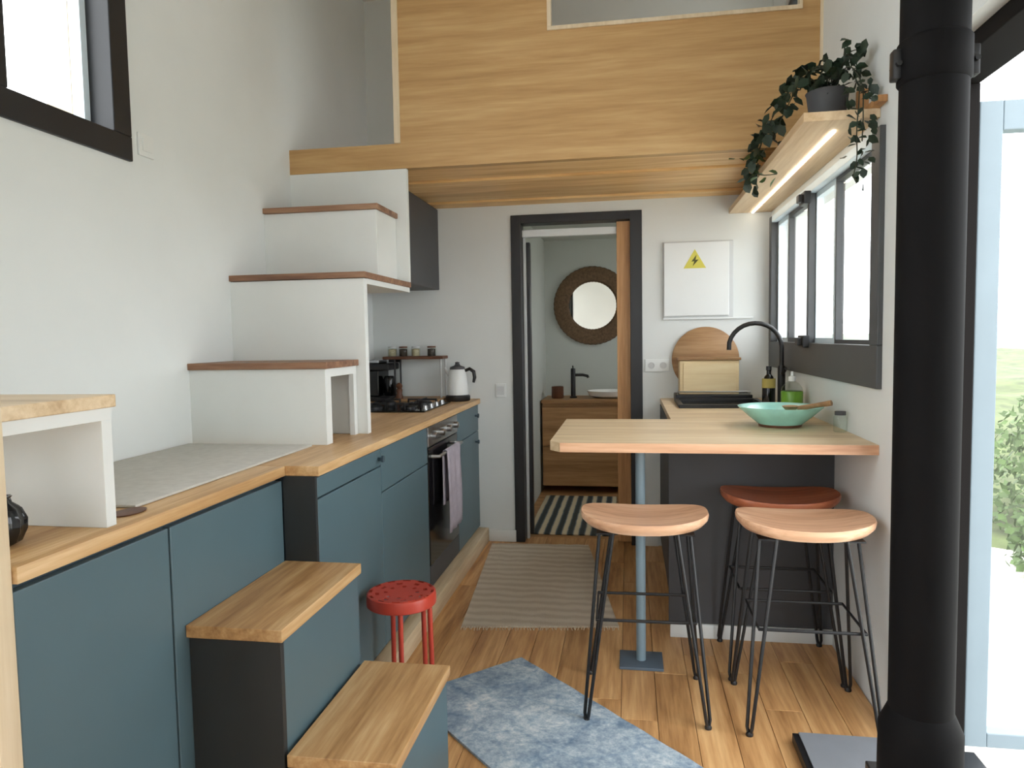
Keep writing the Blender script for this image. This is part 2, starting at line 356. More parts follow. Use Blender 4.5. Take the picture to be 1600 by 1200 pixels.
# ------------------------------------------------------------------ terrace door (opened outwards)
d1 = thing('door_1', None, None, (1.0, 2.3, 0), kind='structure')
part('door_frame', G().box(.86, .995, 1.05, 2.30, 1.975, 2.02, .003).box(.86, .995, 2.275, 2.30, 0, 1.975, .003).box(.86, .995, 1.05, 1.08, 0, 1.975), 'doorblk', d1)
part('threshold', G().box(XR, 1.02, 1.08, 2.27, -.1, .0), 'frame', d1)
lfm = part('door_leaf', G().box(1.005, 1.068, 2.30, 2.35, .0, 1.93, .003).box(1.83, 1.89, 2.30, 2.35, .0, 1.93, .003)
     .box(1.068, 1.83, 2.30, 2.35, .0, .045, .003).box(1.068, 1.83, 2.30, 2.35, 1.845, 1.93, .003), 'leafframe', d1)
part('pane', G().box(1.068, 1.83, 2.322, 2.328, .045, 1.845), 'glass', lfm)
# ------------------------------------------------------------------ bathroom door
d2 = thing('door_2', None, None, (-.31, YB, 0), kind='structure')
part('door_frame', G().box(-.705, -.645, YB-.012, YB+.11, 0, 2.01, .002).box(.009, .079, YB-.012, YB+.11, 0, 2.01, .002).box(-.645, .009, YB-.012, YB+.11, 1.96, 2.01, .002), 'frame', d2)
part('door_leaf', G().box(-.07, .02, YB+.03, YB+.07, .01, 1.955, .002), 'doorw', d2, 'orange brown wooden sliding leaf')
part('track', G().box(-.645, -.07, YB+.05, YB+.09, 1.885, 1.93, .004), 'plastic', d2)
part('track_post', G().box(-.643, -.628, YB+.07, YB+.10, 0, 1.9, .002), 'plasticd', d2)
part('track_bumper', G().box(-.628, -.605, YB+.10, YB+.15, .02, 1.86, .003), 'black', d2)
# ------------------------------------------------------------------ near storage cabinet, landing and steps
c = thing('storage_cabinet', 'long low blue-grey cabinet under the landing at the left edge', 'cabinet', (-1.3, 1.5, 0))
part('body', G().box(XL+.004, XN-.022, 1.03, YK-.001, 0, .865), 'bluedk', c)
for a, b in ((1.03, 1.447), (1.45, YK)): part('door', G().box(XN-.02, XN, a+.002, b-.002, .0, .852, .002), 'blue', c)
solid('landing_top', G().box(XL, XN+.012, 1.03, YK-.001, .867, HC, .002), 'top', 'oak landing board on the low blue cabinet, edged pale', 'worktop')
solid('grey_layer', G().box(XL+.01, XN-.075, 1.44, 2.36, HC+.0005, HC+.008, .003), 'mat', 'thin pale grey layer lying on the oak landing', 'mat')  # flat pale grey layer over the oak, set back from the front edge
solid('hand_hole_cap', G().lathe([(0, 0), (.028, 0), (.03, .003), (.022, .004), (0, .002)], (-1.095, 1.40, HC+.0005), 20, 1, 1.5), 'brown', 'small dark oval finger cap set in the oak landing', 'cap')
solid('end_post', G().box(-1.065, XN+.004, .985, 1.028, 0, 1.55, .002), 'trim', 'pale wooden upright at the very left edge of the photo', 'post')
def step(label, x0, x1, z, dark):
    t = thing('step_box', label, 'step', ((x0+x1)/2, (Y1+YK)/2, 0), 'blue step boxes')
    part('body', G().box(x0+.001, x1-.012, Y1+.03, YK-.001, 0, z-.031), 'blue', t)
    part('front_panel', G().box(x0+.001, x1-.011, Y1+.012, Y1+.0295, 0, z-.031, .001), 'chark', t, 'charcoal front panel')
    part('tread', G().box(x0+.001, x1, Y1, YK-.001, z-.03, z, .002), 'tread', t)
step('taller step box with oak tread against the blue storage cabinet', XN, -.791, .608, 1)
step('lower step box with oak tread, nearest the blue rug', -.791, -.525, .311, 0)
nb = thing('shelf_box', 'white open cube with wooden top on the landing at left', 'shelf', (-1.3, 1.15, HC))
part('top', G().box(XL, -1.045, 1.03, 1.315, 1.142, 1.168, .002), 'topx', nb)
part('upper_panel', G().box(XL, -1.05, 1.03, 1.305, 1.117, 1.1415), 'white', nb)
part('side_panel', G().box(XL, -1.05, 1.277, 1.305, HC+.0005, 1.117, .001), 'white', nb)
part('back_panel', G().box(XL, XL+.012, 1.03, 1.277, HC+.0005, 1.117), 'white', nb)
bp = thing('black_vase', 'round black ribbed vase inside the white cube', 'vase', (-1.16, 1.135, HC+.0005))
g = G(); n = 40; prof = [(.02, 0), (.034, .008), (.043, .03), (.044, .05), (.036, .07), (.022, .082), (.02, .09), (.023, .094), (.018, .094), (.015, .08)]
vs = []; fs = []
for r, h in prof:
    for k in range(n):
        a = 2*math.pi*k/n; rr = r*(1+.07*math.cos(10*a)); vs.append((-1.16+rr*math.cos(a), 1.135+rr*math.sin(a), HC+.0005+h))
for i_ in range(len(prof)-1):
    for k in range(n): fs.append((i_*n+k, i_*n+(k+1) % n, (i_+1)*n+(k+1) % n, (i_+1)*n+k))
fs.append(tuple(range(n))); g.raw(vs, fs, True); part('body', g, 'blackgloss', bp)
# ------------------------------------------------------------------ left kitchen run
def knob(parent, y, z, mat='bluedk', x=XK):
    part('knob', G().lathe([(.006, 0), (.006, .012), (.013, .016), (.013, .024), (.0, .026)], (x, y, z), 16, axis='x'), mat, parent)
def unit(label, y0, y1, fronts, side=None):
    t = thing('base_cabinet', label, 'cabinet', (-1.26, (y0+y1)/2, .09), 'blue kitchen base cabinets')
    part('body', G().box(XL+.004, XK-.022, y0+.001, y1-.001, .09, .865), 'bluedk', t)
    for nm, z0, z1, ky, kz in fronts:
        d = part(nm, G().box(XK-.02, XK, y0+.002, y1-.002, z0, z1, .003), 'blue', t)
        if ky: knob(d, ky, kz)
    return t
u = unit('blue base cabinet at the near end of the left worktop, beside the landing', YK+.016, 2.562, [('drawer', .797, .86, 2.53, .826), ('door', .095, .792, None, 0)])
part('end_panel', G().box(XN+.002, XK, YK+.001, YK+.016, 0, .866), 'chark', u, 'dark end panel facing the landing')
unit('blue base cabinet with a deep drawer, left of the oven', 2.562, 3.19, [('drawer', .694, .86, None, 0), ('door', .095, .689, None, 0)])
unit('blue base cabinet in the corner between the oven and the back wall', 3.77, YB, [('drawer', .70, .86, 4.24, .80), ('door', .095, .695, 4.24, .64)])
struct('trim_1', G().box(XK-.02, -.872, YK+.0, YB-.016, 0, .088, .003), 'skirt')
wt = thing('kitchen_worktop', 'long oak worktop over the left kitchen cabinets and oven', 'worktop', (-1.26, 3.1, .867))
part('top', G().box(XL, XK+.015, YK, YB-.001, .867, HC, .002), 'top', wt)
ov = thing('oven', 'built-in black glass oven with steel control strip', 'oven', (-1.2, 3.48, .09))
part('body', G().box(-1.5, XK-.022, 3.193, 3.767, .09, .865), 'black', ov)
part('control_panel', G().box(XK-.021, XK+.004, 3.195, 3.765, .765, .86, .002), 'steel', ov)
for k in range(4): part('knob', G().lathe([(.017, 0), (.016, .024), (.012, .026), (0, .026)], (XK+.004, 3.26+.145*k, .812), 18, axis='x'), 'steel', ov)
dr = part('door', G().box(XK-.021, XK+.002, 3.195, 3.765, .20, .76, .003), 'blackgloss', ov)
part('handle', G().tube([(XK, 3.25, .715), (XK+.04, 3.25, .715), (XK+.04, 3.71, .715), (XK, 3.71, .715)], .008, 10), 'steel', dr)
part('lower_panel', G().box(XK-.021, XK, 3.195, 3.765, .095, .196, .002), 'char', ov)
g = G(); rows = []
for i_ in range(25):                                   # towel folded over the oven handle
    t_ = i_/24
    if t_ < .42: p = (XK+.026, .715-.26*(1-t_/.42))
    elif t_ < .58: a = math.pi*(t_-.42)/.16; p = (XK+.04-.014*math.cos(a), .715+.014*math.sin(a))
    else: p = (XK+.054+.004*math.sin(t_*9), .715-.40*((t_-.58)/.42))
    rows.append(p)
N = 14; vs = []; fs = []
for p in rows:
    for k in range(N+1):
        y = 3.36+.27*k/N; vs.append((p[0]+.004*math.sin(k*1.3)*(1 if p[1] < .70 else .2), y, p[1]))
for i_ in range(24):
    for k in range(N): fs.append((i_*(N+1)+k, i_*(N+1)+k+1, (i_+1)*(N+1)+k+1, (i_+1)*(N+1)+k))
g.raw(vs, fs, True); tw = solid('tea_towel', g, 'towel', 'pale mauve tea towel hanging over the oven handle', 'towel')
md = tw.modifiers.new('thickness', 'SOLIDIFY'); md.thickness = .003; md.offset = 0
hb = thing('gas_hob', 'black glass hob set into the left worktop', 'hob', (-1.24, 3.79, HC+.0005))
part('glass_top', G().box(-1.46, -1.03, 3.5, 4.04, HC+.0005, HC+.009, .003), 'blackgloss', hb)
for bx_, by_, r in ((-1.36, 3.64, .055), (-1.36, 3.90, .042), (-1.16, 3.64, .042), (-1.16, 3.90, .055)):
    b_ = part('burner', G().lathe([(r, 0), (r, .008), (r*.8, .016), (0, .017)], (bx_, by_, HC+.009), 24), 'black', hb)
    q = r+.03
    part('grate', G().box(bx_-q, bx_+q, by_-.004, by_+.004, HC+.028, HC+.038).box(bx_-.004, bx_+.004, by_-q, by_+q, HC+.028, HC+.038)
         .box(bx_-q, bx_-q+.008, by_-.004, by_+.004, HC+.009, HC+.03).box(bx_+q-.008, bx_+q, by_-.004, by_+.004, HC+.009, HC+.03)
         .box(bx_-.004, bx_+.004, by_-q, by_-q+.008, HC+.009, HC+.03).box(bx_-.004, bx_+.004, by_+q-.008, by_+q, HC+.009, HC+.03), 'black', b_)
for k in range(4): part('knob', G().lathe([(.014, 0), (.013, .018), (0, .019)], (-1.055, 3.60+.11*k, HC+.009), 16), 'steel', hb)
cm = thing('coffee_machine', 'black coffee machine in the corner behind the hob', 'coffee machine', (-1.51, 4.24, HC+.0005))
part('base', G().box(-1.59, -1.43, 4.12, 4.32, HC+.0005, HC+.03, .004), 'black', cm)
part('column', G().box(-1.59, -1.50, 4.13, 4.32, HC+.03, HC+.19, .006), 'blackgloss', cm)
part('head', G().box(-1.59, -1.43, 4.12, 4.32, HC+.19, HC+.228, .006), 'black', cm)
part('lid', G().box(-1.58, -1.50, 4.15, 4.30, HC+.228, HC+.25, .008), 'steel', cm)
part('jug', G().lathe([(.03, 0), (.036, .02), (.036, .1), (.028, .12), (.026, .12), (.033, .1), (.033, .02), (0, .004)], (-1.462, 4.22, HC+.031), 24), 'blackgloss', cm)
tb = solid('cutting_board', G().box(-1.42, -1.105, 4.05, 4.31, HC+.0005, HC+.018, .004), 'boardw', 'brown wooden board lying under the small counter rack', 'board')
rk = thing('counter_rack', 'small wood-topped counter rack against the back wall', 'rack', (-1.29, 4.25, HC+.0185))
part('top', G().box(-1.49, -1.11, 4.18, 4.31, 1.150, 1.168, .003), 'brown', rk)
for xx in (-1.415, -1.125):
    for yy in (4.19, 4.30): part('leg', G().tube([(xx, yy, HC+.0185), (xx, yy, 1.151)], .006, 8), 'plasticd' if xx > -1.2 else 'black', rk)
part('bracket', G().box(-1.49, -1.41, 4.295, 4.305, 1.13, 1.15), 'black', rk)
for xx, mt, lb in ((-1.445, 'grain', 'pale grain jar at the left end of the counter rack'), (-1.375, 'coffee', 'dark jar second from left on the counter rack'),
                   (-1.295, 'grain', 'pale grain jar between two dark jars on the counter rack'), (-1.195, 'coffee', 'dark jar at the right end of the counter rack')):
    j = thing('spice_jar', lb, 'jar', (xx, 4.24, 1.1685), 'jars on the counter rack')
    part('contents', G().lathe([(.0, .001), (.024, .001), (.024, .043), (0, .046)], (xx, 4.24, 1.1685), 20), mt, j)
    part('glass', G().lathe([(.026, 0), (.028, .004), (.028, .046), (.024, .052)], (xx, 4.24, 1.1685), 20), 'jarglass', j)
    part('lid', G().lathe([(.026, .05), (.026, .060), (0, .061)], (xx, 4.24, 1.1685), 20), 'brown' if mt == 'coffee' else 'plasticd', j)
pm = thing('pepper_mill', 'small brown turned pepper mill on the wooden board', 'mill', (-1.37, 4.13, HC+.0185))
part('body', G().lathe([(.022, 0), (.023, .01), (.016, .03), (.019, .055), (.012, .06)], (-1.37, 4.13, HC+.0185), 20), 'brown', pm)
part('knob', G().lathe([(.012, .06), (.019, .07), (.019, .082), (.008, .094), (0, .097)], (-1.37, 4.13, HC+.0185), 20), 'brown', pm)
kx, ky = -1.02, 4.18; kz = HC+.0005
kt = thing('kettle', 'pale electric kettle with black handle and dark base near the back wall', 'kettle', (kx, ky, kz))
part('base', G().lathe([(.07, 0), (.074, .006), (.074, .03), (.066, .036), (0, .036)], (kx, ky, kz), 32), 'black', kt)
part('body', G().lathe([(.064, .037), (.066, .06), (.058, .14), (.048, .185), (.045, .19), (0, .19)], (kx, ky, kz), 32), 'plastic', kt)
part('lid', G().lathe([(.046, .190), (.044, .204), (.02, .212), (.012, .224), (.014, .232), (0, .236)], (kx, ky, kz), 28), 'potg', kt)
part('handle', G().tube([(kx+.045, ky, kz+.18), (kx+.075, ky, kz+.192), (kx+.10, ky, kz+.175), (kx+.105, ky, kz+.14), (kx+.098, ky, kz+.11)], [.009, .011, .012, .011, .008], 10), 'black', kt)
part('spout', G().tube([(kx-.045, ky, kz+.15), (kx-.068, ky, kz+.178), (kx-.078, ky, kz+.2)], [.014, .010, .008], 10), 'plasticd', kt)
hd = thing('wall_cabinet', 'charcoal wall cabinet hanging above the hob under the loft', 'cabinet', (-1.38, 4.02, 1.575))
part('body', G().box(XL, -1.182, 3.72, YB, 1.575, 2.068-.002, .002), 'char', hd)
part('door', G().box(-1.18, -1.16, 3.722, YB-.002, 1.575, 2.066, .002), 'char', hd)
# ------------------------------------------------------------------ white storage stairs up to the loft
def trd(parent, x1, y0, y1, z): part('tread', G().box(XL, x1, y0, y1, z-.024, z, .002), 'treadx', parent)
b1 = thing('stair_box', 'lowest white stair box, standing on the oak landing', 'stair box', (-1.33, 2.55, HC), 'white stair boxes')
part('riser', G().box(XL, -1.071, 2.40, 2.42, HC+.0005, 1.170), 'white', b1)
part('side_frame', G().box(-1.091, -1.071, 2.42, 2.45, HC+.0005, 1.170).box(-1.091, -1.071, 2.665, 2.697, HC+.0005, 1.170).box(-1.091, -1.071, 2.45, 2.665, 1.14, 1.170), 'white', b1)
part('side_panel', G().box(-1.36, -1.345, 2.42, 2.697, HC+.0005, 1.165), 'white', b1)
trd(b1, -1.06, 2.388, 2.697, 1.195)
b2 = thing('stair_box', 'second white stair box, its tall panel reaching the worktop', 'stair box', (-1.31, 2.9, HC), 'white stair boxes')
part('riser', G().box(XL, -1.03, 2.70, 2.735, HC+.0005, 1.515, .001), 'white', b2)
part('under_panel', G().box(XL, -1.03, 2.735, 3.30, 1.495, 1.5165), 'white', b2)
trd(b2, -1.022, 2.69, 3.30, 1.541)
b3 = thing('stair_box', 'third white stair box up, between the second tread and the top riser', 'stair box', (-1.34, 3.1, 1.541), 'white stair boxes')
part('riser', G().box(XL, -1.078, 2.998, 3.018, 1.542, 1.836, .001), 'white', b3)
part('side_panel', G().box(-1.098, -1.078, 3.018, 3.262, 1.542, 1.836), 'white', b3)
trd(b3, -1.068, 2.985, 3.262, 1.861)
b4 = thing('stair_box', 'topmost white stair riser directly under the loft fascia', 'stair box', (-1.31, 3.28, 1.542), 'white stair boxes')
part('riser', G().box(XL, -1.02, 3.264, 3.29, 1.542, 2.067, .001), 'white', b4)
# ------------------------------------------------------------------ back wall fittings
ep = thing('electrical_panel', 'flat white electrical panel on the back wall with a yellow warning triangle', 'electrical box', (.4, YB, 1.37))
part('box', G().box(.20, .60, YB-.012, YB-.0005, 1.372, 1.815, .003), 'plasticd', ep)
part('cover', G().box(.205, .575, YB-.022, YB-.012, 1.382, 1.81, .003), 'plastic', ep)
part('cover_lip', G().box(.20, .71, YB-.016, YB-.0005, 1.362, 1.372, .001), 'plastic', ep)
tx, tz = .381, 1.70
tri = part('warning_sign', G().raw([(tx-.064, YB-.0232, tz-.042), (tx+.064, YB-.0232, tz-.042), (tx, YB-.0232, tz+.068), (tx-.064, YB-.022, tz-.042), (tx+.064, YB-.022, tz-.042), (tx, YB-.022, tz+.068)],
    [(0, 1, 2), (3, 5, 4), (0, 3, 4, 1), (1, 4, 5, 2), (2, 5, 3, 0)]), 'yellow', ep)
y_ = YB-.0238
part('lightning_bolt', G().raw([(tx+.01, y_, tz+.036), (tx-.020, y_, tz-.004), (tx-.002, y_, tz-.001), (tx-.012, y_, tz-.03), (tx+.022, y_, tz+.008), (tx+.004, y_, tz+.006)], [(0, 1, 2, 5), (2, 3, 4, 5)]), 'olive', tri)
def plate(label, cat, name, x0, x1, z0, z1, n):
    t = thing(name, label, cat, ((x0+x1)/2, YB, z0)); part('plate', G().box(x0, x1, YB-.009, YB-.0005, z0, z1, .002), 'plastic', t)
    for k in range(n):
        cx = x0+(k+.5)*(x1-x0)/n
        if cat == 'switch': part('rocker', G().box(cx-.022, cx+.022, YB-.013, YB-.009, z0+.016, z1-.016, .001), 'plasticd', t)
        else: part('socket', G().lathe([(.02, 0), (.02, -.002), (.017, -.002), (.016, .003), (0, .003)], (cx, YB-.010, (z0+z1)/2), 20, axis='y'), 'plasticd', t)
plate('single light switch beside the bathroom door on the back wall', 'switch', 'light_switch', -.815, -.75, .905, .99, 1)
plate('pale double wall socket between the bathroom door and round board', 'socket', 'wall_socket', .095, .235, 1.055, 1.13, 2)
t = thing('light_switch', 'faint white switch plate right of the black window on the left wall', 'switch', (XL, 2.21, 1.895))
part('plate', G().box(XL+.0005, XL+.009, 2.172, 2.247, 1.895, 1.97, .002), 'white', t); part('rocker', G().box(XL+.009, XL+.013, 2.187, 2.232, 1.912, 1.953, .001), 'white', t)
# ------------------------------------------------------------------ bathroom contents
va = thing('vanity_unit', 'brown wooden vanity cabinet at the back of the bathroom', 'vanity', (-.25, 5.97, 0))
part('body', G().box(-.70, .2, 5.76, 6.19, .06, .735), 'vanity', va)
for z0, z1 in ((.06, .38), (.39, .70)): part('drawer', G().box(-.70, .2, 5.74, 5.758, z0, z1, .003), 'vanity', va)
part('top', G().box(-.705, .21, 5.735, 6.198, .736, .762, .002), 'vanity', va)
ba = solid('wash_basin', G().lathe([(.14, .7635), (.19, .78), (.21, .82), (.205, .822), (.18, .79), (.12, .775), (0, .772)], (-.14, 5.97, 0), 32, 1, .75), 'basin', 'white ceramic basin on the bathroom vanity', 'basin')
fa = thing('bathroom_tap', 'tall black tap beside the bathroom basin', 'tap', (-.46, 5.93, .762))
part('body', G().lathe([(.03, .7625), (.03, .775), (.02, .78), (.02, 1.0), (.017, 1.01), (0, 1.01)], (-.46, 5.93, 0), 20), 'black', fa)
part('spout', G().tube([(-.46, 5.93, .955), (-.38, 5.93, .955), (-.34, 5.93, .945), (-.335, 5.93, .93)], .012, 10), 'black', fa)
part('lever', G().tube([(-.46, 5.93, 1.008), (-.46, 5.90, 1.03)], .006, 8), 'black', fa)
cu = solid('toothbrush_cup', G().lathe([(.045, .7625), (.05, .77), (.05, .86), (.044, .86), (.043, .775), (0, .772)], (-.59, 5.92, 0), 24), 'brown', 'brown cup at the left end of the vanity', 'cup')
mi = thing('round_mirror', 'round mirror in a broad woven rattan frame on the bathroom wall', 'mirror', (-.306, 6.2, 1.2))
g = G(); prof = [(.20, -.012), (.215, -.03), (.25, -.036), (.29, -.036), (.325, -.028), (.333, -.014), (.333, -.001), (.20, -.001)]
n = 96; vs = []; fs = []
for r, h in prof:
    for k in range(n):
        a = 2*math.pi*k/n; rr = r+(.004 if k % 2 else 0)*(h < -.005); hh = h-(.005 if k % 2 else 0)*(h < -.02); vs.append((-.306+rr*math.cos(a), 6.2+hh, 1.536+rr*math.sin(a)))
P_ = len(prof)
for i_ in range(P_):
    for k in range(n): fs.append((i_*n+k, i_*n+(k+1) % n, ((i_+1) % P_)*n+(k+1) % n, ((i_+1) % P_)*n+k))
g.raw(vs, fs, True); part('frame', g, 'rattan', mi)
part('glass', G().lathe([(.203, -.004), (.203, -.011), (0, -.011)], (-.306, 6.2, 1.536), 64, axis='y'), 'mirror', mi)
bm_ = solid('bath_mat', G().box(-.66, -.10, 4.50, 5.60, .0005, .012, .004), 'matst', 'dark bath mat with pale stripes on the bathroom floor', 'mat')
bl = thing('bathroom_fill_lamp', 'small round ceiling lamp added out of view to brighten the bathroom', 'lamp', (.35, 5.3, 2.06))  # lamp added out of sight as extra light for the bathroom
part('shade', G().lathe([(.11, 2.099), (.11, 2.07), (.09, 2.055), (0, 2.05)], (.35, 5.3, 0), 32), 'lamp', bl)
# ------------------------------------------------------------------ right kitchen: bar, sink cabinet
sc_ = thing('sink_cabinet', 'charcoal cabinet under the sink, its back panel behind the stools', 'cabinet', (.49, 3.6, .06))
part('body', G().box(.20, XR-.001, 3.03, YB-.016, .06, .863), 'char', sc_)
part('back_panel', G().box(.16, XR-.001, 3.008, 3.028, .062, .863, .001), 'char', sc_)
for a, b in ((3.032, 3.45), (3.453, 3.88), (3.883, YB-.018)): part('door', G().box(.18, .198, a, b, .062, .862, .002), 'char', sc_)
struct('baseboard_cabinet', G().box(.165, XR-.001, 3.0, 3.02, 0, .06, .002), 'white')
struct('baseboard_cabinet_side', G().box(.20, .215, 3.02, YB-.016, 0, .06), 'char')
wk = thing('bar_worktop', 'L-shaped oak worktop forming the bar and sink counter on the right', 'worktop', (.3, 3.2, .862))
part('bar_top', G().prism([(-.245, 2.499), (XR-.001, 2.499), (XR-.001, 3.234), (-.283, 3.234), (-.283, 2.545)], .864, HC), 'topx', wk)
part('shaded_front_strip', G().box(-.243, XR-.001, 2.4965, 2.4988, .864, HC-.0005), 'seat', wk)  # darker wood strip, shade of the bar's front edge put into colour
part('counter_top', G().box(.182, XR-.001, 3.2345, YB-.001, .867, HC, .001), 'topx', wk)
po = thing('bar_post', 'slim blue-grey steel post holding up the bar', 'post', (.04, 2.75, 0))
part('base_plate', G().box(-.043, .123, 2.675, 2.825, 0.0005, .012, .002), 'postbase', po)
part('tube', G().lathe([(.0185, .012), (.0185, .855)], (.04, 2.75, 0), 24), 'postm', po)
part('top_plate', G().box(-.02, .10, 2.69, 2.81, .855, .8635), 'postm', po)
sk = thing('kitchen_sink', 'black inset kitchen sink below the window', 'sink', (.47, 3.92, HC))
part('rim', G().box(.25, .70, 3.72, 3.745, HC+.0005, HC+.018, .003).box(.25, .70, 4.085, 4.11, HC+.0005, HC+.018, .003).box(.25, .275, 3.745, 4.085, HC+.0005, HC+.018, .003).box(.675, .70, 3.745, 4.085, HC+.0005, HC+.018, .003), 'black', sk)
part('bowl', G().box(.275, .675, 3.745, 4.085, HC+.0005, HC+.003), 'blackgloss', sk)
tp = thing('kitchen_tap', 'black gooseneck kitchen tap beside the sink', 'tap', (.755, 3.80, HC))
part('column', G().lathe([(.028, .0005), (.028, .012), (.019, .018), (.019, .20), (.015, .21)], (.765, 3.80, HC), 20), 'black', tp)
pts = [(.765, 3.80, HC+.2)]+[(.635+.13*math.cos(a), 3.80, 1.20+.125*math.sin(a)) for a in [math.pi*k/14 for k in range(0, 14)]]+[(.507, 3.80, 1.19)]
part('spout', G().tube(pts, .0115, 12), 'black', tp)
part('lever', G().tube([(.765, 3.80, HC+.17), (.765, 3.75, HC+.175), (.765, 3.70, HC+.20)], .008, 8), 'black', tp)
dk = thing('dish_rack', 'low black dish tray behind the sink', 'dish rack', (.47, 4.22, HC))
part('tray', G().box(.26, .68, 4.13, 4.315, HC+.0005, HC+.035, .004), 'black', dk)
part('rail', G().tube([(.27, 4.14, HC+.03), (.27, 4.14, HC+.052), (.67, 4.14, HC+.052), (.67, 4.14, HC+.03)], .004, 8), 'steel', dk)
rb = solid('round_board', G().lathe([(0, 0), (.186, 0), (.192, .005), (.192, .015), (.186, .02), (0, .02)], (.442, 4.308, HC+.036+.192), 56, axis='y'), 'boardw', 'round brown wooden board leaning on the back wall behind the sink', 'board')
bb = thing('bread_box', 'pale wooden bread box in front of the round board', 'box', (.447, 4.22, HC+.0355))
part('body', G().box(.285, .612, 4.17, 4.295, HC+.0355, 1.125, .004), 'boxw', bb)
part('lid', G().box(.275, .622, 4.16, 4.30, 1.1255, 1.14, .003), 'boardw', bb)
part('front_panel', G().box(.305, .592, 4.164, 4.169, HC+.05, 1.11, .002), 'boxw', bb)
def bottle(name, label, x, y, prof, mat, extra):
    t = thing(name, label, 'bottle', (x, y, HC)); part('body', G().lathe(prof, (x, y, HC), 24), mat, t)
    for nm, pr, mt in extra: part(nm, G().lathe(pr, (x, y, HC), 24), mt, t)
bottle('oil_bottle', 'dark bottle with an ochre label right of the sink', .672, 3.63, [(.0, .0005), (.029, .0005), (.031, .006), (.031, .13), (.02, .165), (.011, .175), (.011, .195), (0, .195)], 'blackgloss',
       [('label', [(.0316, .11), (.0316, .155)], 'label'), ('cap', [(.013, .195), (.013, .215), (0, .216)], 'black')])
bottle('soap_bottle', 'clear bottle of green dish soap behind the turquoise bowl', .735, 3.42, [(.0, .0005), (.045, .0005), (.048, .008), (.048, .105), (.045, .11), (0, .11)], 'green',
       [('neck', [(.0485, .11), (.044, .125), (.03, .145), (.015, .155)], 'jarglass'), ('cap', [(.016, .155), (.016, .175), (.007, .18), (.006, .20), (0, .2)], 'plastic')])
bo = thing('serving_bowl', 'wide turquoise glazed bowl on the bar counter', 'bowl', (.60, 3.0, HC))
part('bowl', G().lathe([(.0, .0005), (.075, .0005), (.08, .008), (.12, .04), (.162, .078), (.164, .082), (.158, .082), (.115, .046), (.07, .016), (0, .012)], (.60, 3.0, HC), 48), 'teal', bo)
part('foot_ring', G().lathe([(.078, .0005), (.082, .002), (.084, .012), (.08, .013)], (.60, 3.0, HC), 48, cap=False), 'brown', bo)
sp = thing('wooden_ladle', 'grey-brown wooden ladle lying across the turquoise bowl', 'ladle', (.70, 2.93, HC+.06))
part('handle', G().tube([(.66, 2.96, HC+.075), (.72, 2.92, HC+.092), (.765, 2.885, HC+.104)], [.011, .009, .011], 10), 'boardw', sp)
part('scoop', G().lathe([(.0, -.014), (.02, -.01), (.034, .006), (.031, .007), (.018, -.004), (0, -.007)], (.635, 2.975, HC+.078), 20), 'boardw', sp)
jr = thing('glass_jar', 'small clear jar with a dark lid beside the turquoise bowl', 'jar', (.782, 2.83, HC))
part('glass', G().lathe([(.0, .0005), (.022, .0005), (.024, .004), (.024, .055), (.018, .064)], (.782, 2.83, HC), 20), 'jarglass', jr)
part('lid', G().lathe([(.02, .064), (.02, .078), (0, .079)], (.782, 2.83, HC), 20), 'potg', jr)
# ------------------------------------------------------------------ wall shelf with lamp strip and trailing plant
ws = thing('wall_shelf', 'pale wooden shelf above the kitchen window with a light strip underneath', 'shelf', (.69, 3.4, 1.967))
part('board', G().box(.574, XR-.001, 2.535, YB-.001, 1.967, 1.997, .002), 'shelf', ws)
part('light_strip', G().box(.697, .709, 2.66, 4.31, 1.961, 1.9668, .001), 'led', ws, 'glowing warm light strip')
part('bracket', G().box(XR-.03, XR-.001, 2.47, 2.70, 1.998, 2.02, .002).box(XR-.03, XR-.001, 2.655, 2.70, 2.02, 2.10), 'doorw', ws)
pl = thing('trailing_plant', 'dark trailing plant in a grey pot at the near end of the shelf', 'plant', (.69, 2.70, 1.9975))
part('pot', G().lathe([(.0, .0005), (.052, .0005), (.056, .006), (.07, .105), (.073, .11), (.067, .11), (.062, .09), (0, .088)], (.69, 2.70, 1.997), 32), 'potg', pl)
ltemp = G().raw([(0, 0, 0), (.35, .3, .04), (.3, .66, .06), (0, 1, -.08), (-.3, .66, .06), (-.35, .3, .04), (0, .4, -.04), (0, .7, -.05)],
    [(0, 1, 6), (1, 2, 7, 6), (2, 3, 7), (3, 4, 7), (4, 5, 6, 7), (5, 0, 6)], True)
lme = ltemp.mesh('leaf', Vector((0, 0, 0))); lme.materials.append(M['leaf'])
lme2 = lme.copy(); lme2.materials[0] = M['leafl']
def vine(pts, nleaf, size, spread, mesh=None, r=.002):
    pts = [Vector(p) for p in pts]; fine = []
    for i_ in range(len(pts)-1):
        p0 = pts[max(i_-1, 0)]; p1 = pts[i_]; p2 = pts[i_+1]; p3 = pts[min(i_+2, len(pts)-1)]
        for k in range(6):
            t_ = k/6; fine.append(.5*((2*p1)+(-p0+p2)*t_+(2*p0-5*p1+4*p2-p3)*t_*t_+(-p0+3*p1-3*p2+p3)*t_**3))
    fine.append(pts[-1]); part('stem', G().tube(fine, r, 5), 'stem', pl)
    for k in range(nleaf):
        p = fine[min(len(fine)-1, int((k+random.random())/nleaf*len(fine)))]+Vector([random.uniform(-1, 1)*spread for _ in range(3)])
        if p.x > XR-.03: p.x = XR-.03
        o = bpy.data.objects.new('leaf', mesh or lme); COL.objects.link(o); o.parent = pl; o.location = p-WL[pl.name]
        o.rotation_euler = (random.uniform(-2.4, .6), random.uniform(-.9, .9), random.uniform(0, 6.28)); s_ = size*random.uniform(.75, 1.25); o.scale = (s_, s_, s_)
top_ = (.69, 2.70, 2.105)
